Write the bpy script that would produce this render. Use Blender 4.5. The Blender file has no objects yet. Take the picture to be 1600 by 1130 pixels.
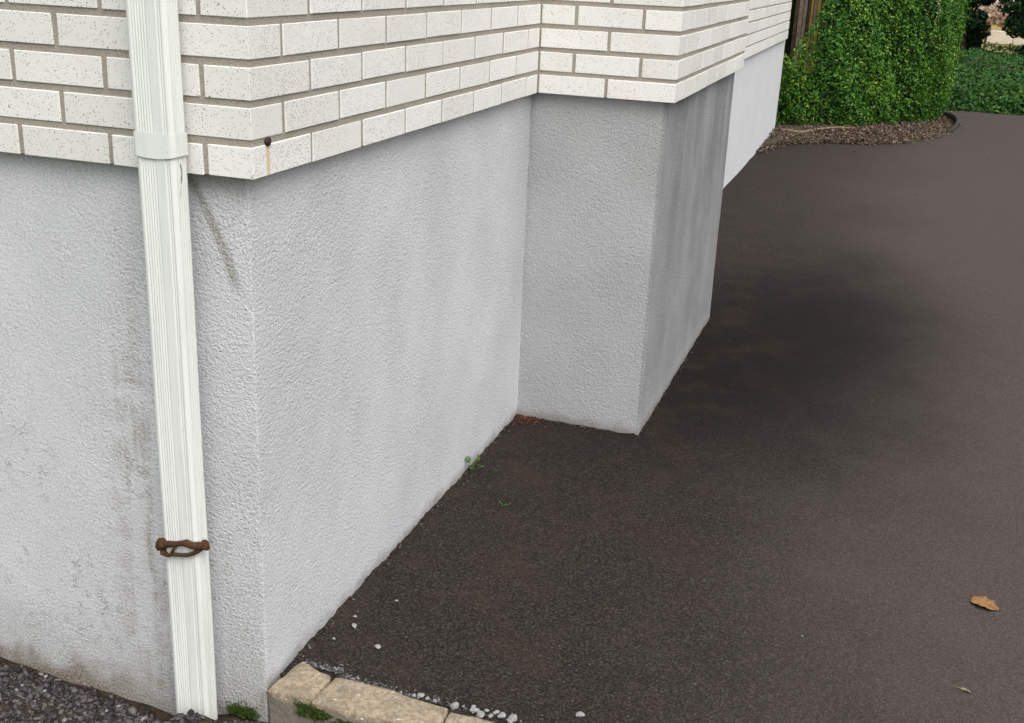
import bpy, bmesh, math, random
import numpy as np
from mathutils import Matrix, Vector

random.seed(7)
RNG = np.random.default_rng(11)
SC = bpy.context.scene
COL = SC.collection

# ------------------------------------------------------------------ camera
CAM_POS = Vector((0.995, -1.6128, 1.3584))
YAW, PITCH, ROLL = -0.31416, 0.34372, 0.04345
fwd = Vector((math.sin(YAW) * math.cos(PITCH), math.cos(YAW) * math.cos(PITCH), -math.sin(PITCH)))
rgt = Vector((math.cos(YAW), -math.sin(YAW), 0))
upv = rgt.cross(fwd)
r2 = rgt * math.cos(ROLL) + upv * math.sin(ROLL)
u2 = -rgt * math.sin(ROLL) + upv * math.cos(ROLL)
cam_data = bpy.data.cameras.new('camera')
cam = bpy.data.objects.new('camera', cam_data)
COL.objects.link(cam)
M = Matrix((r2, u2, -fwd)).transposed().to_4x4()
M.translation = CAM_POS
cam.matrix_world = M
cam_data.sensor_width = 36.0
cam_data.lens = 1759.48 / 1600 * 36
cam_data.clip_start = 0.02
cam_data.clip_end = 600
SC.camera = cam

# ------------------------------------------------------------------ world, overcast light
SUN_EL, SUN_AZ = math.radians(56), math.radians(136)      # azimuth measured from +Y towards +X
world = bpy.data.worlds.new('World')
SC.world = world
world.use_nodes = True
wn = world.node_tree
wn.nodes.clear()
sky = wn.nodes.new('ShaderNodeTexSky')
sky.sky_type = 'NISHITA'
sky.sun_disc = False
sky.sun_elevation = SUN_EL
sky.sun_rotation = SUN_AZ
sky.air_density = 1.6
sky.dust_density = 5.0
hs = wn.nodes.new('ShaderNodeHueSaturation')              # a cloud layer: nearly neutral
hs.inputs['Saturation'].default_value = 0.22
bg = wn.nodes.new('ShaderNodeBackground')
bg.inputs['Strength'].default_value = 0.15
wo = wn.nodes.new('ShaderNodeOutputWorld')
wn.links.new(sky.outputs[0], hs.inputs['Color'])
wn.links.new(hs.outputs[0], bg.inputs['Color'])
wn.links.new(bg.outputs[0], wo.inputs['Surface'])

sun_data = bpy.data.lights.new('sun', 'SUN')
sun_data.energy = 1.0
sun_data.angle = math.radians(50)
sun_data.color = (1.0, 0.975, 0.94)
sun = bpy.data.objects.new('sun', sun_data)
COL.objects.link(sun)
sd = Vector((math.sin(SUN_AZ) * math.cos(SUN_EL), math.cos(SUN_AZ) * math.cos(SUN_EL), math.sin(SUN_EL)))
sun.rotation_euler = sd.to_track_quat('Z', 'Y').to_euler()
sun.location = (3, -3, 6)

SC.view_settings.view_transform = 'Standard'
SC.view_settings.look = 'None'
SC.view_settings.gamma = 1.0
SC.view_settings.use_curve_mapping = False
SC.view_settings.exposure = 0.46
SC.render.engine = 'CYCLES'
SC.cycles.max_bounces = 4
SC.cycles.use_denoising = True

# ------------------------------------------------------------------ measured sizes (metres)
H, D1, W, D2, D3 = 1.003, 1.521, 0.392, 2.827, 8.66   # plinth height, inner corner, breast width, breast end, wall end
CH = 0.0628            # brick course
OV = 0.0266            # brick overhang over the plinth
HF, CF = 0.812, 0.076  # lower brick line and course of the far stretch
ZG = -0.118            # gravel level left of the corner

# ------------------------------------------------------------------ node helpers
class NT:
    def __init__(self, name):
        self.m = bpy.data.materials.new(name)
        self.m.use_nodes = True
        self.t = self.m.node_tree
        self.t.nodes.clear()
        self.out = self.n('ShaderNodeOutputMaterial')
        self.b = self.n('ShaderNodeBsdfPrincipled')
        self.t.links.new(self.b.outputs[0], self.out.inputs['Surface'])
        self._obj = None
        self._pos = None
    def n(self, typ, **kw):
        nd = self.t.nodes.new(typ)
        for k, v in kw.items():
            setattr(nd, k, v)
        return nd
    def put(self, sock, v):
        if isinstance(v, bpy.types.NodeSocket):
            self.t.links.new(v, sock)
        elif isinstance(v, (tuple, list)) and len(v) == 3 and sock.type == 'RGBA':
            sock.default_value = (*v, 1)
        else:
            sock.default_value = v
    @property
    def obj(self):
        if self._obj is None:
            self._obj = self.n('ShaderNodeTexCoord').outputs['Object']
        return self._obj
    @property
    def pos(self):
        if self._pos is None:
            self._pos = self.n('ShaderNodeNewGeometry').outputs['Position']
        return self._pos
    def xyz(self, v):
        s = self.n('ShaderNodeSeparateXYZ')
        self.put(s.inputs[0], v)
        return s.outputs
    def math(self, op, a, b=0.0, c=0.0, clamp=False):
        nd = self.n('ShaderNodeMath', operation=op, use_clamp=clamp)
        self.put(nd.inputs[0], a); self.put(nd.inputs[1], b); self.put(nd.inputs[2], c)
        return nd.outputs[0]
    def add(self, a, b): return self.math('ADD', a, b)
    def mul(self, a, b): return self.math('MULTIPLY', a, b)
    def sub(self, a, b): return self.math('SUBTRACT', a, b)
    def step(self, v, lo, hi, a=0.0, b=1.0):
        nd = self.n('ShaderNodeMapRange', interpolation_type='SMOOTHSTEP')
        self.put(nd.inputs[0], v)
        for i, q in enumerate((lo, hi, a, b)):
            self.put(nd.inputs[i + 1], q)
        return nd.outputs[0]
    def vmul(self, v, s):
        nd = self.n('ShaderNodeVectorMath', operation='MULTIPLY')
        self.put(nd.inputs[0], v); nd.inputs[1].default_value = s
        return nd.outputs[0]
    def vadd(self, v, s):
        nd = self.n('ShaderNodeVectorMath', operation='ADD')
        self.put(nd.inputs[0], v); self.put(nd.inputs[1], s)
        return nd.outputs[0]
    def noise(self, v, scale, detail=3, rough=0.55, dist=0.0):
        nd = self.n('ShaderNodeTexNoise')
        self.put(nd.inputs['Vector'], v)
        nd.inputs['Scale'].default_value = scale
        nd.inputs['Detail'].default_value = detail
        nd.inputs['Roughness'].default_value = rough
        nd.inputs['Distortion'].default_value = dist
        return nd.outputs['Fac']
    def vor(self, v, scale, feature='F1', rnd=1.0):
        nd = self.n('ShaderNodeTexVoronoi', feature=feature)
        self.put(nd.inputs['Vector'], v)
        nd.inputs['Scale'].default_value = scale
        nd.inputs['Randomness'].default_value = rnd
        return nd.outputs
    def mix(self, f, a, b, mode='MIX'):
        nd = self.n('ShaderNodeMix', data_type='RGBA', blend_type=mode)
        self.put(nd.inputs[0], f); self.put(nd.inputs[6], a); self.put(nd.inputs[7], b)
        return nd.outputs[2]
    def ramp(self, f, stops):
        nd = self.n('ShaderNodeValToRGB')
        self.put(nd.inputs[0], f)
        e = nd.color_ramp.elements
        while len(e) < len(stops):
            e.new(0.5)
        for q, (p, c) in zip(e, stops):
            q.position = p
            q.color = (*c, 1)
        return nd.outputs[0]
    def bump(self, h, dist=0.002, strength=1.0, normal=None):
        nd = self.n('ShaderNodeBump')
        self.put(nd.inputs['Height'], h)
        nd.inputs['Distance'].default_value = dist
        self.put(nd.inputs['Strength'], strength)
        if normal is not None:
            self.put(nd.inputs['Normal'], normal)
        return nd.outputs[0]
    def done(self, color, rough=0.8, normal=None, spec=0.3, **kw):
        self.put(self.b.inputs['Base Color'], color)
        self.put(self.b.inputs['Roughness'], rough)
        self.b.inputs['Specular IOR Level'].default_value = spec
        if normal is not None:
            self.put(self.b.inputs['Normal'], normal)
        for k, v in kw.items():
            self.put(self.b.inputs[k], v)
        return self.m

# ------------------------------------------------------------------ materials
def mat_stucco(far=False):
    t = NT('stucco_far' if far else 'stucco')
    p = t.obj
    x, y, z = t.xyz(p)
    big = t.noise(p, 3.2, 3)
    mid = t.noise(p, 17, 3, .6)
    g = t.noise(p, 215, 2, .65)
    g2 = t.noise(t.vadd(p, (4.1, 2.2, 7.7)), 330, 2, .6)
    base = t.mix(t.step(big, .3, .7), (.545, .55, .575), (.615, .62, .645))
    base = t.mix(t.mul(t.step(g, .48, .28), t.step(mid, .35, .65, .28, .55)), base, (.27, .27, .275))
    base = t.mix(t.mul(t.step(g2, .48, .32), .45), base, (.27, .27, .27))
    base = t.mix(t.mul(t.step(g2, .56, .68), .5), base, (.78, .78, .79))
    grit = t.step(g, .62, .36)
    if not far:
        fa = t.mul(t.step(y, .03, .004), t.step(x, .004, -.01))
        wob = t.add(t.mul(mid, .12), t.add(t.mul(big, .12), t.mul(g, .06)))
        low = t.mul(fa, t.step(t.add(z, t.sub(.15, wob)), .14, -.11))
        base = t.mix(t.mul(low, t.step(g2, .35, .6, .70, .30)), base, (.215, .208, .165))
        rust = t.mul(t.mul(fa, t.step(t.add(z, t.sub(.185, wob)), .0, -.06)), t.step(x, -.16, -.48, .35, 1.0))
        base = t.mix(t.mul(rust, t.step(g, .38, .6, .92, .45)), base, (.115, .068, .030))
        # run marks and blotches on the street face
        strk = t.noise(t.vmul(p, (30, 30, 1.5)), 1.0, 3, .65)
        run = t.mul(t.mul(t.step(strk, .43, .60), t.step(t.math('ABSOLUTE', t.add(x, .225)), .15, .015)), t.step(z, .98, .50))
        base = t.mix(t.mul(t.mul(run, fa), t.mul(t.step(mid, .36, .58), t.step(g, .56, .40, .40, .90))), base, (.30, .272, .22))
        blot = t.noise(p, 34, 3, .7)
        where = t.noise(p, 6.5, 2)
        bl = t.mul(t.mul(t.step(blot, .53, .62), t.step(where, .46, .60)), t.step(z, .75, .25))
        base = t.mix(t.mul(t.mul(bl, fa), t.mul(grit, .75)), base, (.235, .212, .165))
        side = t.mul(t.step(x, -.09, -.075), t.mul(fa, t.step(t.add(z, t.mul(big, .5)), .72, .30)))
        base = t.mix(t.mul(side, t.mul(grit, .45)), base, (.22, .21, .185))
        # curved run mark starting at the pipe joint
        dz = t.sub(.99, z)
        xc = t.add(-.112, t.sub(t.mul(dz, .60), t.mul(t.mul(dz, dz), .85)))
        dist = t.math('ABSOLUTE', t.sub(x, t.add(xc, t.mul(t.sub(mid, .5), .014))))
        mark = t.mul(t.mul(t.step(dist, .015, .003), t.step(z, .785, .83)), fa)
        base = t.mix(t.mul(mark, t.step(g, .3, .6, .85, .45)), base, (.205, .188, .15))
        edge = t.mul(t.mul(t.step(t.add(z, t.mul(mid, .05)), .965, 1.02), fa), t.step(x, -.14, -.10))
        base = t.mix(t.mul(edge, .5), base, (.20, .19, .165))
        # breast: grime streaks below the brick edge, plus shade painted over the drive side
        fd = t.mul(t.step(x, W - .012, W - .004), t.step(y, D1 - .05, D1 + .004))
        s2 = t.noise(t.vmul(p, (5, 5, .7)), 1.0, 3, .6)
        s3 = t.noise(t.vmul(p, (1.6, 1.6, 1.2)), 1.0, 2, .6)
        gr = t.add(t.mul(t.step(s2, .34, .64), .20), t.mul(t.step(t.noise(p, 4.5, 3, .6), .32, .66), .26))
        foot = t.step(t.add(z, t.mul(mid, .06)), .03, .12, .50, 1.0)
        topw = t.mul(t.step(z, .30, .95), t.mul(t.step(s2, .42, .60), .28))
        grime_shade = t.mul(t.mul(t.add(t.add(gr, topw), .46), foot), fd)
        base = t.mix(t.mul(grime_shade, t.step(g, .34, .60, 1.0, .60)), base, (.10, .117, .115))
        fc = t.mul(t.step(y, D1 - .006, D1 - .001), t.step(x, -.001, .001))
        base = t.mix(t.mul(fc, t.step(s3, .3, .7, .42, .64)), base, (.225, .225, .222))  # front face of the breast: shade mixed into the stucco colour
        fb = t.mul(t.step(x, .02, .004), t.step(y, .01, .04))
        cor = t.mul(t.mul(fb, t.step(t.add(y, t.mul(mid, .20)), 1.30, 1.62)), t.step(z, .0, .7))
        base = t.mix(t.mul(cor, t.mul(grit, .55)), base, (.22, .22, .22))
        ft = t.mul(t.step(t.add(z, t.mul(t.sub(mid, .5), .06)), .042, -.004), t.step(x, -.003, .0))
        base = t.mix(t.mul(ft, .68), base, (.17, .15, .125))
        fine = t.mul(t.step(t.noise(p, 90, 2), .62, .70), t.step(where, .42, .6))
        base = t.mix(t.mul(fine, .25), base, (.25, .24, .22))
    else:
        base = t.mix(.5, base, (.66, .67, .69))
    hgt = t.add(t.add(t.mul(g, .55), t.mul(g2, .25)), t.mul(t.noise(p, 135, 2, .6), .75))
    t_d = .0047 if not far else .002
    rel = t.mul(t.step(t.add(x, t.mul(big, .3)), -.35, .12, .50, 1.0), t.step(t.noise(p, 5.5, 3), .3, .7, .65, 1.0))
    return t.done(base, .9, t.bump(hgt, t_d, rel), .2)

def mat_brick():
    t = NT('white_brick')
    info = t.n('ShaderNodeObjectInfo')
    rnd = info.outputs['Random']
    pw = t.pos
    p = pw
    c = t.mix(rnd, (.73, .72, .688), (.80, .793, .77))
    c = t.mix(t.mul(t.step(t.noise(p, 9, 3), .45, .75), .30), c, (.70, .665, .61))
    c = t.mix(t.mul(t.step(t.noise(p, 420, 2), .60, .72), .25), c, (.50, .49, .47))
    # iron specks, sparse and of mixed size
    def specks(scale, keep, lo, hi):
        vo = t.vor(p, scale)
        pick = t.step(t.xyz(vo['Color'])[0], keep, keep + .01)
        return t.mul(pick, t.step(vo['Distance'], hi, lo))
    dens = t.step(t.noise(p, 14, 3), .38, .66, .60, 1.0)
    s = t.math('MAXIMUM', specks(160, .80, .14, .24), specks(330, .72, .22, .38))
    s = t.math('MAXIMUM', s, specks(85, .91, .12, .17))
    c = t.mix(t.mul(t.mul(s, dens), .9), c, (.06, .052, .045))
    # rust run below the nail
    x, y, z = t.xyz(pw)
    wig = t.mul(t.sub(t.noise(pw, 60, 2), .5), .006)
    run = t.step(t.math('ABSOLUTE', t.sub(y, t.add(.021, wig))), .0085, .002)
    run = t.mul(t.mul(run, t.step(z, 1.062, 1.056)), t.mul(t.step(x, .015, .02), t.step(z, 1.0, 1.02, .55, .9)))
    c = t.mix(t.mul(run, .7), c, (.62, .38, .12))
    h = t.add(t.mul(t.noise(p, 160, 3), .5), t.mul(s, -.8))
    return t.done(c, .55, t.bump(h, .0007, .6), .4)

def mat_mortar():
    t = NT('mortar')
    p = t.obj
    c = t.mix(t.noise(p, 240, 3, .7), (.25, .222, .185), (.52, .475, .41))
    c = t.mix(t.step(t.noise(p, 500, 2), .60, .7), c, (.13, .12, .105))
    c = t.mix(t.mul(t.step(t.noise(p, 12, 3), .5, .7), .4), c, (.25, .235, .20))
    return t.done(c, .95, t.bump(t.noise(p, 330, 3, .7), .003, .9), .15)

def mat_upper():
    t = NT('upper_brickwork')
    b = t.n('ShaderNodeTexBrick')
    geo = t.n('ShaderNodeNewGeometry')
    x, y, z = t.xyz(t.obj)
    cv = t.n('ShaderNodeCombineXYZ')
    t.put(cv.inputs[0], t.add(x, y)); t.put(cv.inputs[1], z)
    t.put(b.inputs['Vector'], cv.outputs[0])
    b.inputs['Scale'].default_value = 1
    b.inputs['Brick Width'].default_value = .203
    b.inputs['Row Height'].default_value = CH
    b.inputs['Mortar Size'].default_value = .006
    t.put(b.inputs['Color1'], (.76, .75, .72)); t.put(b.inputs['Color2'], (.72, .71, .68)); t.put(b.inputs['Mortar'], (.33, .30, .26))
    return t.done(b.outputs['Color'], .6, t.bump(b.outputs['Fac'], -.006, 1.0), .4)

def mat_asphalt():
    t = NT('asphalt')
    p = t.obj
    x, y, z = t.xyz(p)
    vo = t.vor(p, 230)
    cr, cg, cb = t.xyz(vo['Color'])
    c = t.ramp(cr, [(0, (.012, .009, .0085)), (.30, (.032, .024, .021)), (.55, (.042, .031, .027)), (.74, (.032, .032, .027)), (.92, (.064, .044, .037)), (1, (.078, .070, .064))])
    c = t.mix(t.step(vo['Distance'], .42, .70), c, (.011, .0095, .009))
    c = t.mix(t.mul(t.noise(p, 700, 1), .4), c, (.030, .026, .023))
    va = t.vor(t.vadd(p, (1.7, .4, 0)), 105)
    big_stone = t.mul(t.step(t.xyz(va['Color'])[0], .80, .84), t.step(va['Distance'], .46, .36))
    c = t.mix(t.mul(big_stone, .55), c, t.mix(t.xyz(va['Color'])[1], (.022, .020, .018), (.080, .064, .056)))
    # paler in the drive lane, darker by the house
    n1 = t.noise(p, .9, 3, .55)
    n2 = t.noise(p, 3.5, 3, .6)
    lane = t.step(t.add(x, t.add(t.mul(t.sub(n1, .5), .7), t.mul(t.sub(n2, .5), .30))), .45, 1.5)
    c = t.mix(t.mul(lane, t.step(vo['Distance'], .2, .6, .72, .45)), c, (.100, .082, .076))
    fary = t.mul(t.step(t.add(y, t.mul(n1, 1.5)), 3.8, 7.5), t.step(x, -.1, .8))
    c = t.mix(t.mul(fary, .30), c, (.068, .055, .051))
    # soft ground shadow beside the breast, painted into the base colour
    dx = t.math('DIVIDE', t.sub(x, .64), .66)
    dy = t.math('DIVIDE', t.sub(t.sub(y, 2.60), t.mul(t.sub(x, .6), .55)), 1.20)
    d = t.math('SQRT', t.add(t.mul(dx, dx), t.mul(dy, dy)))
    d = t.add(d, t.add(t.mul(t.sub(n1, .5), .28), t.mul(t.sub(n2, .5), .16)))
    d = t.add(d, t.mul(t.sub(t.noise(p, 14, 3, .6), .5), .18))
    shade_patch = t.step(d, 1.62, .30)
    c = t.mix(t.mul(shade_patch, .86), c, (.0065, .005, .004))
    brown = t.mul(t.step(t.noise(p, 5, 3, .6), .45, .68), t.step(x, 1.1, .2))
    c = t.mix(t.mul(brown, .32), c, (.050, .030, .021))
    v2 = t.vor(p, 95)
    pick = t.mul(t.step(t.xyz(v2['Color'])[1], .985, .988), t.step(v2['Distance'], .20, .10))
    c = t.mix(t.mul(pick, .5), c, (.24, .23, .21))
    h = t.add(t.mul(t.math('SUBTRACT', 1.0, vo['Distance']), .6), t.mul(cg, .25))
    return t.done(c, .93, t.bump(h, .0020, .8), .12)

def mat_simple(name, c1, c2, scale=40, rough=.85, bump=.0015, spec=.25, detail=4, scale2=None, c3=None):
    t = NT(name)
    p = t.obj
    c = t.mix(t.step(t.noise(p, scale, detail, .6), .3, .7), c1, c2)
    if c3 is not None:
        c = t.mix(t.step(t.noise(p, scale2 or scale * 4, 3, .6), .60, .68), c, c3)
    return t.done(c, rough, t.bump(t.noise(p, scale * 3, 3), bump, .8), spec)

def mat_island(name, stops, rough=.6, spec=.35, noise=None, trans=0.0):
    """colour differs from leaf to leaf or chip to chip"""
    t = NT(name)
    r = t.n('ShaderNodeNewGeometry').outputs['Random Per Island']
    if noise:
        r = t.math('ADD', t.mul(r, .72), t.mul(t.sub(t.noise(t.obj, noise, 3), .36), .95), clamp=True)
    c = t.ramp(r, stops)
    if trans:
        tr = t.n('ShaderNodeBsdfTranslucent')
        t.put(tr.inputs[0], c)
        mx = t.n('ShaderNodeMixShader')
        mx.inputs[0].default_value = trans
        m = t.done(c, rough, None, spec)
        t.t.links.new(t.b.outputs[0], mx.inputs[1]); t.t.links.new(tr.outputs[0], mx.inputs[2])
        t.t.links.new(mx.outputs[0], t.out.inputs['Surface'])
        return m
    return t.done(c, rough, None, spec)

def mat_kerb():
    t = NT('kerb_stone')
    p = t.obj
    g = t.noise(p, 95, 4, .7)
    c = t.mix(t.step(g, .34, .66), (.215, .172, .118), (.355, .297, .215))
    c = t.mix(t.step(t.noise(p, 260, 3), .60, .68), c, (.18, .13, .08))
    c = t.mix(t.step(t.noise(t.vadd(p, (3, 1, 2)), 75, 2), .69, .71), c, (.62, .58, .52))
    c = t.mix(t.mul(t.step(t.noise(t.pos, 22, 4, .65), .46, .66), .55), c, (.15, .125, .095))
    x, y, z = t.xyz(t.pos)
    dirt = t.step(t.add(z, t.mul(t.sub(t.noise(p, 40, 3), .5), .03)), .004, -.010)
    c = t.mix(t.mul(dirt, .88), c, t.mix(t.noise(p, 120, 3), (.13, .115, .095), (.22, .20, .17)))
    return t.done(c, .9, t.bump(t.add(g, t.noise(p, 30, 3)), .004, .8), .2)

def mat_pipe():
    t = NT('painted_aluminium')
    p = t.obj
    x, y, z = t.xyz(p)
    n = t.noise(t.vmul(p, (90, 90, 5)), 1.0, 3)
    c = t.mix(t.step(n, .4, .75), (.735, .755, .725), (.66, .685, .655))
    low = t.step(t.add(z, t.mul(t.noise(p, 30, 4), .10)), .10, -.04)
    c = t.mix(t.mul(low, .35), c, (.50, .485, .43))
    sp = t.vor(p, 70)
    c = t.mix(t.mul(t.mul(t.step(t.xyz(sp['Color'])[0], .95, .955), t.step(sp['Distance'], .12, .06)), .5), c, (.3, .28, .25))
    wx = t.add(-.004, t.mul(t.math('SINE', t.mul(z, 70)), .0035))
    scr = t.mul(t.step(t.math('ABSOLUTE', t.sub(y, wx)), .0016, .0006), t.mul(t.step(x, .030, .033), t.mul(t.step(z, .965, .985), t.step(z, 1.03, 1.02))))
    c = t.mix(t.mul(scr, .8), c, (.10, .09, .075))
    dirt = t.step(t.noise(t.vmul(p, (40, 40, 2.2)), 1.0, 3, .6), .52, .75)
    c = t.mix(t.mul(dirt, .28), c, (.52, .51, .46))
    return t.done(c, .48, t.bump(t.noise(p, 130, 2), .0003, .5), .4)

def mat_rust():
    t = NT('rust')
    p = t.obj
    c = t.mix(t.noise(p, 130, 4, .7), (.030, .016, .010), (.115, .050, .022))
    c = t.mix(t.step(t.noise(p, 60, 3), .55, .7), c, (.075, .045, .03))
    return t.done(c, .85, t.bump(t.noise(p, 260, 4, .7), .002, .9), .25, Metallic=.15)

M_STUCCO, M_STUCCO_F = mat_stucco(), mat_stucco(True)
M_BRICK, M_MORTAR, M_UPPER = mat_brick(), mat_mortar(), mat_upper()
M_ASPHALT, M_KERB, M_PIPE, M_RUST = mat_asphalt(), mat_kerb(), mat_pipe(), mat_rust()
M_NAIL = mat_simple('nail_iron', (.02, .012, .014), (.06, .03, .028), 300, .7, .0005)
M_SOIL = mat_simple('soil', (.022, .017, .014), (.055, .040, .028), 45, .95, .006, .1, 5, 160, (.085, .07, .055))
M_MULCHSOIL = mat_simple('bed_soil', (.040, .030, .023), (.085, .064, .048), 30, .95, .01, .1, 5, 80, (.20, .15, .10))
M_GRAVEL = mat_island('gravel_chips', [(0, (.018, .017, .018)), (.35, (.042, .040, .042)), (.6, (.075, .072, .076)), (.85, (.10, .086, .080)), (.97, (.14, .13, .125)), (1, (.30, .28, .27))], .85, .25)
M_CHIP = mat_simple('pale_chip', (.20, .196, .19), (.33, .325, .315), 90, .85, .001, .25, 4, 300, (.25, .24, .24))
M_FINECHIP = mat_island('fine_chips', [(0, (.025, .024, .024)), (.45, (.075, .074, .074)), (.8, (.13, .13, .13)), (1, (.27, .265, .26))], .85, .25)
M_MOSS = mat_island('moss', [(0, (.012, .022, .005)), (.5, (.030, .058, .008)), (.9, (.060, .095, .016)), (1, (.10, .085, .035))], .9, .1)
M_HEDGE = mat_island('hedge_leaf', [(0, (.006, .034, .006)), (.30, (.022, .105, .009)), (.58, (.056, .185, .010)), (.82, (.125, .275, .016)), (1, (.30, .36, .04))], .5, .3, 2.2, .2)
M_COVER = mat_island('cover_leaf', [(0, (.007, .034, .007)), (.5, (.024, .092, .013)), (.85, (.050, .135, .018)), (1, (.10, .17, .03))], .55, .25, 1.2, .2)
M_DARKLEAF = mat_island('dark_leaf', [(0, (.006, .027, .008)), (.6, (.015, .058, .015)), (.94, (.034, .096, .024)), (1, (.12, .17, .07))], .5, .3, 1.5, .15)
M_BARK = mat_simple('bark', (.045, .035, .026), (.10, .08, .06), 25, .95, .01, .1)
M_TWIG = mat_simple('twig', (.13, .095, .06), (.24, .18, .11), 40, .9, .002, .15)
M_LITTER = mat_island('leaf_litter', [(0, (.036, .025, .017)), (.4, (.110, .077, .054)), (.8, (.175, .128, .092)), (1, (.30, .24, .18))], .9, .15)
M_REDLITTER = mat_island('red_litter', [(0, (.035, .018, .012)), (.5, (.10, .040, .022)), (1, (.16, .075, .04))], .9, .15)
M_LEAF = mat_simple('dry_leaf', (.19, .100, .042), (.28, .155, .068), 90, .85, .0008, .2, 4, 200, (.14, .065, .025))
M_SCRAP = mat_simple('pale_leaf', (.20, .145, .10), (.30, .225, .165), 120, .8, .0008, .2)
M_WEED = mat_simple('weed_leaf', (.030, .075, .014), (.060, .12, .024), 80, .55, .0005, .4)
M_EDGING = mat_simple('black_edging', (.010, .010, .010), (.028, .027, .026), 30, .6, .001, .4)
M_LAWN = mat_simple('dry_lawn', (.24, .175, .065), (.33, .25, .10), 6, .95, .02, .1, 5, 20, (.17, .14, .06))
M_GROUND = mat_simple('grass_ground', (.030, .060, .016), (.055, .09, .025), 4, .95, .02, .1)
M_BOARDG = mat_simple('grey_board', (.13, .10, .075), (.24, .19, .15), 22, .9, .003, .15)
M_BOARDY = mat_simple('yellow_board', (.24, .165, .035), (.36, .25, .07), 22, .8, .003, .2)
M_BOARDB = mat_simple('brown_board', (.035, .025, .018), (.075, .052, .034), 22, .9, .003, .15)
M_CREAM = mat_simple('cream_render', (.50, .44, .36), (.60, .54, .45), 5, .9, .003, .2)
M_PETAL = mat_island('blossom', [(0, (.60, .44, .40)), (.6, (.72, .60, .54)), (.95, (.78, .70, .64)), (1, (.5, .10, .09))], .6, .3)
M_ROOF = mat_simple('roof_tiles', (.10, .085, .08), (.16, .14, .13), 6, .9, .01, .2)
M_GLASS = mat_simple('window_glass', (.03, .035, .04), (.05, .055, .06), 2, .1, .0, .5)

# ------------------------------------------------------------------ object helpers
def mesh(name, verts, faces, smooth=False):
    me = bpy.data.meshes.new(name)
    if isinstance(verts, np.ndarray) and isinstance(faces, np.ndarray):
        me.vertices.add(len(verts))
        me.vertices.foreach_set('co', verts.astype(np.float32).ravel())
        n = faces.shape[1]
        me.loops.add(faces.size)
        me.loops.foreach_set('vertex_index', faces.astype(np.int32).ravel())
        me.polygons.add(len(faces))
        me.polygons.foreach_set('loop_start', np.arange(0, faces.size, n, dtype=np.int32))
        me.polygons.foreach_set('loop_total', np.full(len(faces), n, dtype=np.int32))
        me.update(calc_edges=True)
        me.validate()
    else:
        me.from_pydata([tuple(v) for v in verts], [], [tuple(f) for f in faces])
        me.update()
    if smooth:
        me.polygons.foreach_set('use_smooth', np.ones(len(me.polygons), dtype=bool))
    return me

def obj(name, me, mat=None, parent=None, loc=None, label=None, cat=None, group=None, kind=None):
    o = bpy.data.objects.new(name, me)
    COL.objects.link(o)
    if mat is not None and me is not None and len(me.materials) == 0:
        me.materials.append(mat)
    if parent is not None:
        o.parent = parent
    if loc is not None:
        o.location = loc
    for k, v in (('label', label), ('category', cat), ('group', group), ('kind', kind)):
        if v:
            o[k] = v
    return o

def box_vf(x0, x1, y0, y1, z0, z1):
    v = [(x, y, z) for z in (z0, z1) for y in (y0, y1) for x in (x0, x1)]
    f = [(0, 2, 3, 1), (4, 5, 7, 6), (0, 1, 5, 4), (2, 6, 7, 3), (0, 4, 6, 2), (1, 3, 7, 5)]
    return v, f

def boxes(name, lst):
    V, F = [], []
    for b in lst:
        v, f = box_vf(*b)
        F += [tuple(i + len(V) for i in q) for q in f]
        V += v
    return mesh(name, V, F)

def bev_box(name, sx, sy, sz, b, jit=0.0):
    """box centred on the origin with chamfered edges; 44 triangles"""
    bm = bmesh.new()
    bmesh.ops.create_cube(bm, size=1)
    for v in bm.verts:
        v.co = Vector((v.co.x * sx, v.co.y * sy, v.co.z * sz))
    bmesh.ops.bevel(bm, geom=list(bm.edges), offset=b, segments=1, affect='EDGES')
    if jit:
        for v in bm.verts:
            v.co += Vector((random.uniform(-jit, jit), random.uniform(-jit, jit), random.uniform(-jit, jit)))
    me = bpy.data.meshes.new(name)
    bm.to_mesh(me); bm.free()
    return me

def wob(a, b, s=1.0):
    """smooth pseudo-noise, about -1..1"""
    return (math.sin(a * 3.1 * s + b * 1.7 * s + 1.3) + math.sin(a * 7.3 * s - b * 5.9 * s + .4) * .6 + math.sin(a * 13.7 * s + b * 17.1 * s) * .35) / 1.95

def nwob(a, b, s=1.0):
    return (np.sin(a * 3.1 * s + b * 1.7 * s + 1.3) + np.sin(a * 7.3 * s - b * 5.9 * s + .4) * .6 + np.sin(a * 13.7 * s + b * 17.1 * s) * .35) / 1.95

def tube_vf(pts, radii, n=8, cap=True, lump=0.0):
    pts = [Vector(p) for p in pts]
    V, F = [], []
    ref = Vector((0.13, 0.27, 0.95))
    for i, p in enumerate(pts):
        d = (pts[min(i + 1, len(pts) - 1)] - pts[max(i - 1, 0)]).normalized()
        a = d.cross(ref)
        if a.length < .05:
            a = d.cross(Vector((1, 0, 0)))
        a.normalize(); b = d.cross(a)
        for k in range(n):
            q = 2 * math.pi * k / n
            V.append(p + (a * math.cos(q) + b * math.sin(q)) * radii[i] * (1 + random.uniform(-lump, lump)))
    for i in range(len(pts) - 1):
        for k in range(n):
            F.append((i * n + k, i * n + (k + 1) % n, (i + 1) * n + (k + 1) % n, (i + 1) * n + k))
    if cap:
        F.append(tuple(reversed(range(n))))
        F.append(tuple(range((len(pts) - 1) * n, len(pts) * n)))
    return V, F

def join_vf(lst):
    V, F = [], []
    for v, f in lst:
        F += [tuple(i + len(V) for i in q) for q in f]
        V += list(v)
    return V, F

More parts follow.
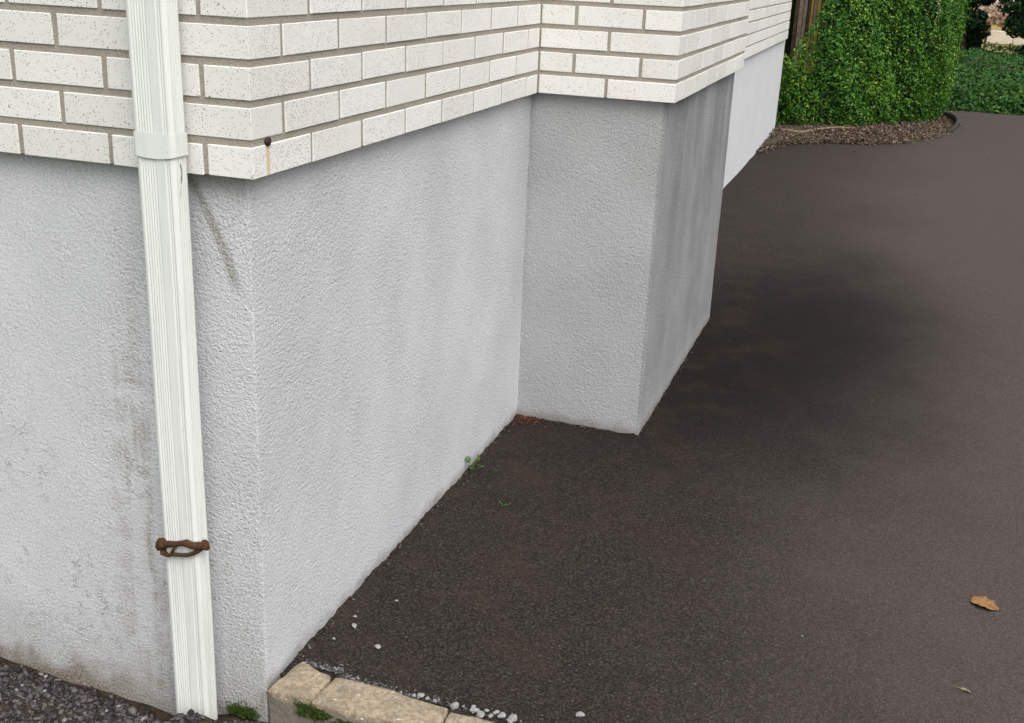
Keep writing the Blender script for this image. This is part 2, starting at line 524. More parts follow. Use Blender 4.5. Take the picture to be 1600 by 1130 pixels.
def rock_bm(size, seed, flat=.6, sub=1):
    rnd = random.Random(seed)
    bm = bmesh.new()
    bmesh.ops.create_icosphere(bm, subdivisions=sub, radius=1)
    cuts = [Vector((rnd.gauss(0, 1), rnd.gauss(0, 1), rnd.gauss(0, 1))).normalized() for _ in range(9)]
    lim = [rnd.uniform(.40, .85) for _ in cuts]
    for v in bm.verts:
        for c, l in zip(cuts, lim):
            d = v.co.dot(c)
            if d > l:
                v.co -= c * (d - l)
        v.co *= rnd.uniform(.93, 1.07)
        v.co.z *= flat
        v.co *= size
    return bm

def rock_mesh(name, size, seed, flat=.6, sub=2, sx=1, sy=1):
    bm = rock_bm(size, seed, flat, sub)
    for v in bm.verts:
        v.co.x *= sx; v.co.y *= sy
    me = bpy.data.meshes.new(name)
    bm.to_mesh(me); bm.free()
    return me

def scatter_rocks(name, pts, sizes, variants=8, flat=.65):
    """many small chips joined in one mesh (pts: N x 3)"""
    base = []
    for k in range(variants):
        bm = rock_bm(1.0, 100 + k, flat, 1)
        bm.verts.ensure_lookup_table()
        base.append((np.array([v.co for v in bm.verts]), np.array([[v.index for v in f.verts] for f in bm.faces])))
        bm.free()
    V, F, n = [], [], 0
    for (x, y, z), s in zip(pts, sizes):
        bv, bf = base[random.randrange(variants)]
        a = random.uniform(0, 6.283)
        R = np.array([[math.cos(a), -math.sin(a), 0], [math.sin(a), math.cos(a), 0], [0, 0, 1]])
        tl = random.uniform(-.5, .5)
        T = np.array([[1, 0, 0], [0, math.cos(tl), -math.sin(tl)], [0, math.sin(tl), math.cos(tl)]])
        sc = np.array([random.uniform(.8, 1.4), random.uniform(.6, 1.0), random.uniform(.7, 1.1)])
        V.append((bv * sc * s) @ T.T @ R.T + np.array([x, y, z]))
        F.append(bf + n)
        n += len(bv)
    return mesh(name, np.concatenate(V), np.concatenate(F))

def leaves_mesh(name, P, Nrm, size, ratio=.45, fold=.18, spread=.9, jitter=.35):
    """pointed leaves: 6 vertices, 4 triangles each; P, Nrm: n x 3"""
    n = len(P)
    nr = Nrm + RNG.normal(0, spread, (n, 3))
    nr /= np.linalg.norm(nr, axis=1, keepdims=True) + 1e-9
    rv = RNG.normal(0, 1, (n, 3))
    a = np.cross(nr, rv); a /= np.linalg.norm(a, axis=1, keepdims=True) + 1e-9
    b = np.cross(nr, a)
    L = (size * (1 + RNG.uniform(-jitter, jitter, n)))[:, None]
    Wd = L * ratio
    base = P - a * L * .5
    tip = P + a * L * .5 - nr * L * .12
    l1 = P - a * L * .08 + b * Wd * .5 + nr * L * fold * .5
    r1 = P - a * L * .08 - b * Wd * .5 + nr * L * fold * .5
    V = np.stack([base, l1, tip, r1], 1).reshape(-1, 3)
    i = np.arange(n)[:, None] * 4
    F = np.concatenate([i + np.array([[0, 2, 1]]), i + np.array([[0, 3, 2]])], 1).reshape(-1, 3)
    return mesh(name, V, F)

# ------------------------------------------------------------------ the setting: ground, drive, gravel bed
def grid_mesh(name, xs, ys, zf, smooth=True):
    X, Y = np.meshgrid(xs, ys)
    Z = zf(X, Y)
    V = np.stack([X, Y, Z], -1).reshape(-1, 3)
    nx, ny = len(xs), len(ys)
    i = (np.arange(ny - 1)[:, None] * nx + np.arange(nx - 1)[None, :]).reshape(-1)
    F = np.stack([i, i + 1, i + nx + 1, i + nx], 1)
    return mesh(name, V, F, smooth)

gr = 300.0
obj('ground', mesh('ground', [(-gr, -gr, -.30), (gr, -gr, -.30), (gr, gr, -.30), (-gr, gr, -.30)], [(0, 1, 2, 3)]), M_GROUND, kind='structure')
obj('lawn', mesh('lawn', [(-12, 19.5, -.02), (40, 19.5, -.02), (40, 60, -.02), (-12, 60, -.02)], [(0, 1, 2, 3)]), M_LAWN, kind='structure')

def drive_z(X, Y):
    z = .0016 * nwob(X, Y, 2.0) + .0012 * nwob(X, Y, 9.0)
    # crumbs of asphalt pushed up against the plinth
    wall = np.where(Y < D1, X, np.where(Y < D2, np.abs(X - W), X))
    z += .010 * np.exp(-np.clip(wall, 0, None) / .012) * (0.45 + .55 * nwob(X, Y, 24))
    fr = (X < W) & (X > -.01)
    z += np.where(fr, .010 * np.exp(-np.abs(Y - D1) / .012) * (0.45 + .55 * nwob(X, Y, 27)), 0)
    return z
xs = np.concatenate([[-.012], np.arange(0, .12, .008), np.arange(.12, 2.0, .03), np.arange(2.0, 9.01, .5)])
ys = np.concatenate([np.arange(.045, 1.3, .010), np.arange(1.3, 1.6, .008), np.arange(1.6, 2.9, .012), np.arange(2.9, 4, .05), np.arange(4, 21.1, .3)])
xs = np.unique(np.concatenate([xs, np.arange(W - .03, W + .04, .008)]))
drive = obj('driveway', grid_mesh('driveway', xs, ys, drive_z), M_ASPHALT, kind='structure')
dv, df = box_vf(-.012, 9, .046, 21, -.2, -.006)
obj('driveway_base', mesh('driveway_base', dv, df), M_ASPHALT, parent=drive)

def bed_z(X, Y):
    z = ZG + .022 * np.clip((-X - .28) / .4, -.6, 1.4) + .006 * nwob(X, Y, 6)
    z = z + .062 * np.exp(-(((X + .115) / .075) ** 2 + ((Y + .105) / .05) ** 2))
    z = z + np.clip(-Y, 0, .12) * .16
    z = z + .050 * np.clip((X + .20) / .12, 0, 1)
    return z
obj('gravel_bed', grid_mesh('gravel_bed', np.arange(-1.6, .03, .015), np.arange(-2.2, .041, .015), bed_z), M_SOIL, kind='structure')
obj('verge', grid_mesh('verge', np.arange(.02, 2.4, .03), np.arange(-2.2, .07, .03), lambda X, Y: -.085 + .008 * nwob(X, Y, 6)), M_SOIL, kind='structure')

# ------------------------------------------------------------------ the house
house = obj('brick_house', None, label='house corner of speckled white brick on a grey stucco plinth', cat='house')

def path_wall(name, path, z0, z1, step, zstep, mat, amp=.0010, rad=.0018):
    """vertical rendered wall following a plan path, with softly rounded arrises"""
    P = [Vector((a, b)) for a, b in path]
    Q = [P[0]]
    for i in range(1, len(P) - 1):
        d0 = (P[i] - P[i - 1]).normalized(); d1 = (P[i + 1] - P[i]).normalized()
        rr = rad if d0.x * d1.y - d0.y * d1.x > 0 else .0015
        for tt in (0, .33, .67, 1):
            a = P[i] - d0 * rr; c = P[i] + d1 * rr
            Q.append(a * (1 - tt) ** 2 + P[i] * 2 * tt * (1 - tt) + c * tt ** 2)
    Q.append(P[-1])
    R = [Q[0]]
    for i in range(1, len(Q)):
        n = max(1, int((Q[i] - Q[i - 1]).length / step))
        for k in range(1, n + 1):
            R.append(Q[i - 1].lerp(Q[i], k / n))
    xy = np.array([(q.x, q.y) for q in R])
    tan = np.gradient(xy, axis=0)
    tan /= np.linalg.norm(tan, axis=1, keepdims=True)
    nor = np.stack([tan[:, 1], -tan[:, 0]], 1)
    zs = np.linspace(z0, z1, int((z1 - z0) / zstep) + 1)
    s = np.cumsum(np.r_[0, np.linalg.norm(np.diff(xy, axis=0), axis=1)])
    S, Z = np.meshgrid(s, zs)
    d = amp * nwob(S, Z, 1.6) + amp * .7 * nwob(S, Z, 7.0)
    V = np.stack([xy[:, 0][None] + nor[:, 0][None] * d, xy[:, 1][None] + nor[:, 1][None] * d, Z], -1).reshape(-1, 3)
    nx, ny = len(s), len(zs)
    i = (np.arange(ny - 1)[:, None] * nx + np.arange(nx - 1)[None, :]).reshape(-1)
    F = np.stack([i, i + 1, i + nx + 1, i + nx], 1)
    return mesh(name, V, F, True)

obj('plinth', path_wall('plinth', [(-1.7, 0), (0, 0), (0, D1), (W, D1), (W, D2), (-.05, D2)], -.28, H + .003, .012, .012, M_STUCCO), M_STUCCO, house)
obj('plinth', path_wall('plinth_far', [(0, D2 + .005), (0, D3), (-1.2, D3)], -.28, HF + .003, .04, .04, M_STUCCO_F), M_STUCCO_F, house,
    label='paler smooth stucco plinth beyond the projecting breast')

RC = .0024      # joint depth
ROWS = 7
TOP = H + ROWS * CH
core_main = obj('brickwork', boxes('mortar_main', [(-1.7, OV - RC, -OV + RC, .25, H + .002, TOP), (-.25, OV - RC, .25, D1 + .1, H + .002, TOP)]), M_MORTAR, house)
core_breast = obj('brickwork', boxes('mortar_breast', [(-.2, W + OV - RC, D1 - OV + RC, D2 + OV - RC, H + .002, TOP)]), M_MORTAR, house)
core_far = obj('brickwork', boxes('mortar_far', [(-.25, OV - RC, D2 + OV, D3 - .12, HF + .002, HF + 7 * CF)]), M_MORTAR, house)

BH, BD, VJ = .0508, .086, .0098
brick_cache = {}
def brick(core, cx, cy, cz, sx, sy, sz):
    key = (round(sx, 3), round(sy, 3), round(sz, 3))
    lst = brick_cache.setdefault(key, [])
    if len(lst) < 3:
        me = bev_box('brick', sx, sy, sz, .0011, .00045)
        me.materials.append(M_BRICK)
        lst.append(me)
    else:
        me = random.choice(lst)
    o = obj('brick', me, None, core, (cx + random.uniform(-.0006, .0006), cy + random.uniform(-.0006, .0006), cz + random.uniform(-.0006, .0006)))
    o.rotation_euler = (random.uniform(-.003, .003), random.uniform(-.003, .003), random.uniform(-.002, .002))
    return o

for k in range(ROWS):
    zc = H + k * CH + BH / 2
    # corner brick: odd courses turn their long side to the drive, even ones to the street
    if k % 2 == 0:
        cxw, cyw = .0835, .203 - VJ
    else:
        cxw, cyw = .184 - VJ + .0, .0985
    brick(core_main, OV - cxw / 2, -OV + cyw / 2, zc, cxw, cyw, BH)
    # street face, running left
    x = OV - cxw - VJ
    while x > -1.35:
        L = .1845 - VJ
        brick(core_main, x - L / 2, -OV + BD / 2, zc, L, BD, BH)
        x -= L + VJ
    # drive face, running back to the inner corner
    y = -OV + cyw + VJ
    end = D1 - OV - .008
    while y < end - .02:
        L = min(.203 - VJ, end - y)
        if end - (y + L + VJ) < .03:
            L = end - y
        brick(core_main, OV - BD / 2, y + L / 2, zc, BD, L, BH)
        y += L + VJ
    # breast, front face then long side
    x0, x1 = OV + .002, W + OV
    if k % 2 == 0:
        mid = (x0 + x1) / 2
        spans = [(x0, mid - VJ / 2), (mid + VJ / 2, x1)]
        first = .103
    else:
        spans = [(x0, x0 + .094), (x0 + .094 + VJ, x1 - .098 - VJ), (x1 - .098, x1)]
        first = .203 - VJ
    y0 = D1 - OV
    for i, (a, b) in enumerate(spans):
        dep = first if i == len(spans) - 1 else BD
        brick(core_breast, (a + b) / 2, y0 + dep / 2, zc, b - a, dep, BH)
    y = y0 + first + VJ
    end = D2 + OV
    while y < end - .02:
        L = min(.203 - VJ, end - y)
        if end - (y + L + VJ) < .04:
            L = end - y
        brick(core_breast, W + OV - BD / 2, y + L / 2, zc, BD, L, BH)
        y += L + VJ
for k in range(6):
    zc = HF + k * CF + .066 / 2
    y = 3.4 + (.115 if k % 2 else 0)
    end = D3 - .10
    while y < end - .02:
        L = min(.235 - VJ, end - y)
        brick(core_far, OV - BD / 2, y + L / 2, zc, BD, L, .066)
        y += L + VJ

UP = 4.6
obj('upper_wall', boxes('upper_wall', [(-1.7, OV, -OV, .25, TOP, UP), (-.25, OV, .25, D1 - OV, TOP, UP), (-.25, W + OV, D1 - OV, D2 + OV, TOP, UP),
                                       (-.25, OV - .001, D2 + OV, D3 - .11, HF + 7 * CF, UP)]), M_UPPER, house)
# nail driven into the bed joint above the bottom course
nv, nf = [], []
bm = bmesh.new()
bmesh.ops.create_uvsphere(bm, u_segments=14, v_segments=8, radius=.0082)
for v in bm.verts:
    v.co.x *= .55
me = bpy.data.meshes.new('nail'); bm.to_mesh(me); bm.free()
nail = obj('nail', me, M_NAIL, house, (OV + .001, .021, H + .0565), label='round rusty nail head in the mortar joint at the corner')
for p_ in me.polygons: p_.use_smooth = True
v_, f_ = tube_vf([(-.03, 0, 0), (.002, 0, 0)], [.003, .003], 8)
obj('shank', mesh('nail_shank', v_, f_), M_NAIL, nail)

# ------------------------------------------------------------------ downspout
PX0, PX1, PY0, PY1 = -.1585, -.0855, -.079, -.038      # left, right, front, back
spout = obj('downspout', None, loc=(-.122, -.0585, 0), label='white ribbed metal downspout running down the house corner', cat='downspout')
def profile(grow=0.0, ribs=True):
    """plan outline of the pipe, counter-clockwise, with shallow vertical flutes"""
    x0, x1, y0, y1, r = PX0 - grow, PX1 + grow, PY0 - grow, PY1 + grow, .009
    pts = []
    def arc(cx, cy, a0):
        for k in range(6):
            a = math.radians(a0 + 18 * k)
            pts.append((cx + r * math.cos(a), cy + r * math.sin(a)))
    def side(p, q, n, nrm, fl):
        for k in range(1, n):
            tt = k / n
            d = 0.0
            if ribs:
                for c, w in fl:
                    u = (tt - c) / w
                    d -= .0022 * math.exp(-u * u)
            pts.append((p[0] + (q[0] - p[0]) * tt + nrm[0] * d, p[1] + (q[1] - p[1]) * tt + nrm[1] * d))
    arc(x0 + r, y0 + r, 180)
    fl = [(c, .022) for c in (.06, .15, .24, .33, .42, .51)] + [(.90, .022), (.99, .02)]
    side((x0 + r, y0), (x1 - r, y0), 70, (0, -1), fl)
    arc(x1 - r, y0 + r, 270)
    side((x1, y0 + r), (x1, y1 - r), 36, (1, 0), [(c, .045) for c in (.12, .38, .64, .88)])
    arc(x1 - r, y1 - r, 0)
    side((x1 - r, y1), (x0 + r, y1), 10, (0, 1), [])
    arc(x0 + r, y1 - r, 90)
    side((x0, y1 - r), (x0, y0 + r), 24, (-1, 0), [(c, .05) for c in (.2, .5, .8)])
    return pts
def pipe_mesh(name, zs, grow=0.0, ribs=True, lean=0.0, lip=0.0):
    pr = profile(grow, ribs)
    n = len(pr)
    V, F = [], []
    for z in zs:
        for (x, y) in pr:
            zz = z
            if lip and z == zs[0]:
                zz = z - lip * (1 - ((x - (PX0 + PX1) / 2) / ((PX1 - PX0) / 2)) ** 2)
            V.append((x + .122 + .0006 * math.sin(z * 9), y + .0585, zz))
    for i in range(len(zs) - 1):
        for k in range(n):
            F.append((i * n + k, i * n + (k + 1) % n, (i + 1) * n + (k + 1) % n, (i + 1) * n + k))
    return mesh(name, V, F, True)
obj('pipe', pipe_mesh('lower_pipe', np.linspace(-.16, 1.045, 24)), M_PIPE, spout)
obj('pipe', pipe_mesh('upper_pipe', np.linspace(1.062, 2.6, 24), .0006), M_PIPE, spout)
obj('sleeve', pipe_mesh('sleeve', [1.036, 1.04, 1.05, 1.06, 1.068, 1.0725, 1.0732], .0026, False, lip=.004), M_PIPE, spout, label='smooth joint sleeve between the two pipe lengths')

# rusty hand-forged clamp
CZ = .328
cl = obj('bracket', None, parent=spout, label='rusty iron clamp with two bars and knobbed ends')
def clamp_pt(x, dy, z): return (x + .122, PY0 + dy + .0585, z - .006 + .019 * (x - PX0) / (PX1 - PX0) - dy * .35)
top_bar = [clamp_pt(PX0 - .001, .002, CZ + .004), clamp_pt(PX0 + .012, -.0055, CZ + .003), clamp_pt(PX0 + .030, -.006, CZ + .003), clamp_pt(PX0 + .046, -.006, CZ + .004),
           clamp_pt(PX0 + .055, -.0065, CZ + .004), clamp_pt(PX1 - .006, -.0065, CZ - .001), clamp_pt(PX1 + .005, -.002, CZ - .0035), clamp_pt(PX1 + .011, .008, CZ - .005)]
low_bar = [clamp_pt(PX0 + .001, -.001, CZ - .003), clamp_pt(PX0 + .004, -.0055, CZ - .0150), clamp_pt(PX0 + .014, -.006, CZ - .0195), clamp_pt(PX0 + .024, -.006, CZ - .0175), clamp_pt(PX0 + .038, -.006, CZ - .0200),
           clamp_pt(PX0 + .056, -.006, CZ - .0205), clamp_pt(PX1 - .005, -.0055, CZ - .018), clamp_pt(PX1 + .003, -.002, CZ - .013), clamp_pt(PX1 + .007, .005, CZ - .008)]
diag = [clamp_pt(PX0 + .020, -.006, CZ - .018), clamp_pt(PX0 + .026, -.0065, CZ - .010), clamp_pt(PX0 + .033, -.006, CZ + .000)]
v_, f_ = tube_vf(top_bar, [.0060, .0068, .0050, .0050, .0066, .0066, .0074, .007], 12, True, .14)
obj('bar', mesh('clamp_bar', v_, f_, True), M_RUST, cl)
v_, f_ = tube_vf(low_bar, [.0060, .0058, .0040, .0034, .0036, .0036, .0038, .0044, .005], 10, True, .16)
obj('bar', mesh('clamp_low_bar', v_, f_, True), M_RUST, cl)
v_, f_ = tube_vf(diag, [.0022, .0024, .0034], 8)
obj('web', mesh('clamp_web', v_, f_, True), M_RUST, cl)
for (x, dy, z, s, e) in ((PX0 + .003, -.005, CZ + .001, .0135, (1.0, .8, 1.15)), (PX1 + .0115, .009, CZ - .004, .0112, (.95, 1.0, .95))):
    me = rock_mesh('clamp_knob', s, 5 + int(s * 1e4), e[2], 3, e[0], e[1])
    for p_ in me.polygons: p_.use_smooth = True
    obj('knob', me, M_RUST, cl, clamp_pt(x, dy, z))
v_, f_ = tube_vf([clamp_pt(PX0 - .001, .002, CZ), clamp_pt(PX0 - .003, .02, CZ), clamp_pt(PX0 - .002, .085, CZ)], [.004, .004, .004], 8)
obj('wall_pin', mesh('wall_pin', v_, f_, True), M_RUST, cl)
v_, f_ = tube_vf([clamp_pt(PX1 + .006, .010, CZ - .006), clamp_pt(PX1 + .003, .022, CZ - .006), clamp_pt(PX1 - .004, .034, CZ - .007)], [.004, .003, .003], 8)
obj('wall_pin', mesh('wall_pin_b', v_, f_, True), M_RUST, cl)

# ------------------------------------------------------------------ kerb stones beside the drive
def kerb_stone(corners, ztop, zbot, seed, label):
    """weathered block: plan corners, chipped arrises"""
    rnd = random.Random(seed)
    bm = bmesh.new()
    top = [bm.verts.new((x, y, ztop)) for x, y in corners]
    bot = [bm.verts.new((x, y, zbot)) for x, y in corners]
    bm.faces.new(top); bm.faces.new(list(reversed(bot)))
    n = len(corners)
    for i in range(n):
        bm.faces.new((top[i], bot[i], bot[(i + 1) % n], top[(i + 1) % n]))
    bmesh.ops.recalc_face_normals(bm, faces=bm.faces)
    bmesh.ops.bevel(bm, geom=[e for e in bm.edges], offset=.0042, segments=2, affect='EDGES', profile=.6)
    bmesh.ops.subdivide_edges(bm, edges=[e for e in bm.edges if e.calc_length() > .02], cuts=5, use_grid_fill=True)
    bmesh.ops.triangulate(bm, faces=bm.faces)
    ph = rnd.uniform(0, 9)
    for v in bm.verts:
        x, y, z = v.co
        v.co += Vector((wob(y + ph, z, 14), wob(x + ph, z, 14), wob(x + ph, y, 11))) * .0028
        v.co += Vector((rnd.uniform(-1, 1), rnd.uniform(-1, 1), rnd.uniform(-1, 1))) * .0015
    cx = sum(c[0] for c in corners) / n; cy = sum(c[1] for c in corners) / n
    for v in bm.verts:
        v.co -= Vector((cx, cy, zbot))
    me = bpy.data.meshes.new('kerb_stone')
    bm.to_mesh(me); bm.free()
    for p_ in me.polygons: p_.use_smooth = True
    return obj('kerb_stone', me, M_KERB, None, (cx, cy, zbot), label, 'kerb stone', 'kerb stones along the drive edge')
kerb_stone([(.006, -.012), (.1035, -.012), (.1055, .060), (.101, .067), (.024, .094)][::-1], .012, -.13, 1, 'short tan kerb stone butting against the house corner')
kerb_stone([(.1055, -.014), (.353, -.012), (.3550, .060), (.350, .067), (.112, .077), (.1065, .070)][::-1], .011, -.13, 2, 'long tan kerb stone, second from the house corner')
kerb_stone([(.3555, -.014), (.640, -.010), (.640, .060), (.362, .062), (.3565, .056)][::-1], .008, -.13, 3, 'tan kerb stone third from the house corner, cut off by the photo edge')

# ------------------------------------------------------------------ moss, weeds, gravel, chips
def moss(loc, rx, rz, th, n, label, seed):
    """ragged cushion clinging to an upright face that looks towards -Y"""
    rs = np.random.default_rng(seed)
    lobes = [(rs.uniform(-.7, .7), rs.uniform(-.8, .3), rs.uniform(.18, .5)) for _ in range(9)]
    P, Nn = [], []
    while len(P) < n:
        a, b, r0 = lobes[rs.integers(len(lobes))]
        q = abs(rs.normal(0, .55)); ang = rs.uniform(0, 6.283)
        x, z = a + r0 * q * math.cos(ang), b + r0 * q * math.sin(ang)
        P.append((x * rx, -th * max(0, 1 - q * .7) * rs.uniform(.1, 1), z * rz))
        Nn.append((math.cos(ang) * .3, -1, .6))
    me = leaves_mesh('moss', np.array(P), np.array(Nn), .0042, .5, .3, .9)
    return obj('moss_tuft', me, M_MOSS, None, loc, label, 'moss', 'moss tufts at the house corner')
moss((-.056, -.003, -.052), .036, .026, .012, 2300, 'green moss tuft on the wall foot between downspout and corner', 3)
moss((.100, -.0135, -.008), .056, .018, .009, 2400, 'green moss clinging to the face of the first kerb joint', 5)
moss((.172, -.0125, -.016), .030, .012, .009, 1200, 'small moss patch on the face of the second kerb stone', 8)

# gravel on the lower bed
pts, sz = [], []
while len(pts) < 11000:
    x = random.uniform(-1.35, .0); y = -abs(random.gauss(0, .20)) - .004
    if x > PX0 - .02 and y > PY0 - .02 and x < PX1 + .02:
        continue
    if y > -.022 - .02 * wob(x, 2, 5) and random.random() < .85:
        continue
    s = random.choice((.002, .0025, .003, .004, .0055, .0075))
    if random.random() < .05: s = random.uniform(.009, .013)
    z = float(bed_z(np.array(x), np.array(y)))
    pts.append((x, y, z + s * .25)); sz.append(s)
obj('gravel', scatter_rocks('gravel', pts, sz), M_GRAVEL, label='dark crushed gravel lying along the street side of the plinth', kind='stuff', cat='gravel')

# fine chips in the gap behind the kerb, and loose grit on the drive
pts, sz = [], []
for _ in range(620):
    x = abs(random.gauss(.0, .17)) + .025
    y = .082 + abs(random.gauss(0, .010)) + (.012 if x < .11 else -.004)
    if x > .5: continue
    s = random.choice((.0018, .0025, .0032, .004))
    pts.append((x, y, .001 + s * .3 + random.uniform(0, .003))); sz.append(s)
obj('grit', scatter_rocks('grit', pts, sz), M_FINECHIP, label='fine grey stone chips filling the gap behind the kerb stones', kind='stuff', cat='grit')
pts, sz = [], []
for _ in range(420):
    if random.random() < .7:
        x = random.uniform(.01, 1.2); y = .10 + abs(random.gauss(0, .28))
    else:
        x = random.uniform(.01, 1.6); y = random.uniform(.1, 4.5)
    if y > D1 and x < W + .01: continue
    s = random.choice((.0009, .0012, .0016, .0022)) * (1.0 if random.random() < .93 else 1.5)
    pts.append((x, y, .001 + s * .4)); sz.append(s)
for _ in range(50):
    y = random.uniform(.12, 1.5)
    pts.append((.004 + abs(random.gauss(0, .012)), y, .003)); sz.append(random.choice((.0014, .002, .003)))
for (x, y) in ((.72, 7.95), (1.574, 9.6), (2.17, 10.3), (1.75, 8.2), (1.2, 6.2), (1.6, 7.0), (.9, 4.6)):
    pts.append((x, y, .006)); sz.append(.010 if y > 7.5 else .006)
obj('loose_grit', scatter_rocks('loose_grit', pts, sz), M_FINECHIP, label='pale grit scattered over the dark asphalt drive', kind='stuff', cat='grit')

def chip(loc, size, sx, sy, rz, seed, label, group=None, flat=.5):
    o = obj('stone_chip', rock_mesh('stone_chip', size * .95, seed, flat, 2, sx, sy), M_CHIP, None, loc, label, 'stone', group)
    o.rotation_euler = (0, 0, rz)
chip((.059, .259, .004), .0095, 1.5, .75, -.9, 21, 'flat elongated white chip lying on asphalt near the plinth')
chip((.138, .207, .004), .0080, 1.1, .9, .2, 22, 'knobbly white chip lying alone on asphalt above the fine grit')
chip((.044, .293, .003), .0060, 1.1, .9, .7, 23, 'small white chip just beyond the elongated one by the plinth')
chip((.041, .200, .003), .0055, 1.0, .9, .1, 24, 'small white chip between the plinth and the fine grit')
chip((.100, .385, .003), .0048, 1.2, .8, .1, 29, 'tiny white chip farthest along the plinth edge')
ORD = ('first', 'second', 'third', 'fourth', 'fifth', 'sixth', 'seventh', 'eighth', 'ninth', 'tenth', 'eleventh', 'twelfth', 'thirteenth', 'last', 'lone')
CHG = 'stone chips in a row behind the kerb'
for i, (x, y, s) in enumerate(((.245, .083, .0065), (.272, .086, .0065), (.285, .090, .0085), (.30, .088, .007), (.316, .086, .006), (.358, .085, .0115), (.392, .096, .0065), (.398, .088, .010),
                              (.412, .078, .0105), (.420, .096, .007), (.432, .084, .0065), (.438, .098, .0075), (.450, .090, .0105), (.474, .088, .0125), (.590, .148, .0095))):
    lab = '%s pale chip from the left in the row behind the kerb' % ORD[i]
    if i == 14: lab = 'pale stone chip on the asphalt at the bottom edge, right of the kerb'
    if i == 13: lab = 'largest pale stone chip at the right end of the row behind the kerb'
    if i == 5: lab = 'pointed pale chip where the second and third kerb stones meet'
    chip((x, y, s * .38), s, random.uniform(.95, 1.25), random.uniform(.75, 1), random.uniform(0, 3), 40 + i, lab, CHG if i not in (14, 13, 5) else None, .62)

# weeds
def leaf_blade(L, Wd, curl=.2, n=6):
    V, F = [], []
    for i in range(n + 1):
        tt = i / n
        w = Wd * math.sin(math.pi * min(1, tt * .92 + .06)) ** .8 * .5
        z = curl * L * math.sin(tt * 2.4)
        V += [(tt * L, -w, z + w * .3), (tt * L, 0, z), (tt * L, w, z + w * .3)]
    for i in range(n):
        a = i * 3
        F += [(a, a + 1, a + 4, a + 3), (a + 1, a + 2, a + 5, a + 4)]
    return V, F
def weed(name, loc, specs, label):
    root = obj(name, None, loc=loc, label=label, cat='weed')
    for (hx, hy, hz, L, Wd, rz, ry) in specs:
        v, f = tube_vf([(0, 0, 0), (hx * .4, hy * .4, hz * .6), (hx, hy, hz)], [.0011, .0009, .0006], 6)
        obj('stem', mesh('stem', v, f, True), M_WEED, root)
        v, f = leaf_blade(L, Wd)
        o = obj('leaf', mesh('leaf', v, f, True), M_WEED, root, (hx, hy, hz))
        o.rotation_euler = (random.uniform(-.3, .3), ry, rz)
weed('weed', (.010, 1.075, 0), [(.001, -.012, .034, .020, .016, 2.2, -.9), (.010, .018, .026, .018, .008, .6, -.6), (.016, .004, .018, .020, .009, -.5, -.4), (.012, .028, .020, .018, .009, 1.2, -.7),
     (.022, .014, .012, .018, .008, .2, -.2), (.006, -.004, .014, .016, .008, -1.2, -.3), (.014, .034, .030, .013, .006, 1.8, -1.0)], 'small green weed growing where the plinth meets the asphalt')
weed('weed', (.165, .915, 0), [(.004, .002, .004, .008, .004, .3, -.2), (-.004, .003, .004, .008, .004, 2.4, -.2), (.001, -.005, .003, .007, .004, -1.6, -.2), (.014, .010, .004, .007, .004, 1.0, -.2), (-.012, .012, .003, .007, .0035, 2.0, -.1)],
     'tiny seedlings sprouting flat on the asphalt in front of the weed')

# red-brown crumbs in the inner corner, small debris under the wall
P = np.stack([np.abs(RNG.normal(0, .045, 420)) + .004, D1 - .004 - np.abs(RNG.normal(0, .03, 420)), RNG.uniform(.002, .010, 420)], 1)
P[:, 0] = np.clip(P[:, 0], .004, W - .02)
obj('leaf_crumbs', leaves_mesh('leaf_crumbs', P, np.tile([0, 0, 1.0], (len(P), 1)), .006, .6, .2, .5), M_REDLITTER, label='red-brown leaf crumbs gathered in the inner corner of the plinth', kind='stuff', cat='litter')

pts, sz = [], []
for _ in range(1500):
    u = random.random()
    if u < .55: x, y = .002 + abs(random.gauss(0, .007)), random.uniform(.10, D1)
    elif u < .75: x, y = random.uniform(.0, W), D1 - .002 - abs(random.gauss(0, .007))
    else: x, y = W + .002 + abs(random.gauss(0, .007)), random.uniform(D1, D2)
    if wob(x, y, 6) < -.3 and random.random() < .8: continue
    sgr = random.choice((.0012, .0016, .0022, .003))
    pts.append((x, y, .004 + sgr * .4)); sz.append(sgr)
obj('earth_crumbs', scatter_rocks('earth_crumbs', pts, sz), mat_island('earth_crumb', [(0, (.015, .012, .010)), (.6, (.055, .040, .030)), (.92, (.10, .078, .06)), (1, (.25, .23, .21))], .95, .1),
    label='dark earth crumbs lying along the foot of the stucco plinth', kind='stuff', cat='dirt')

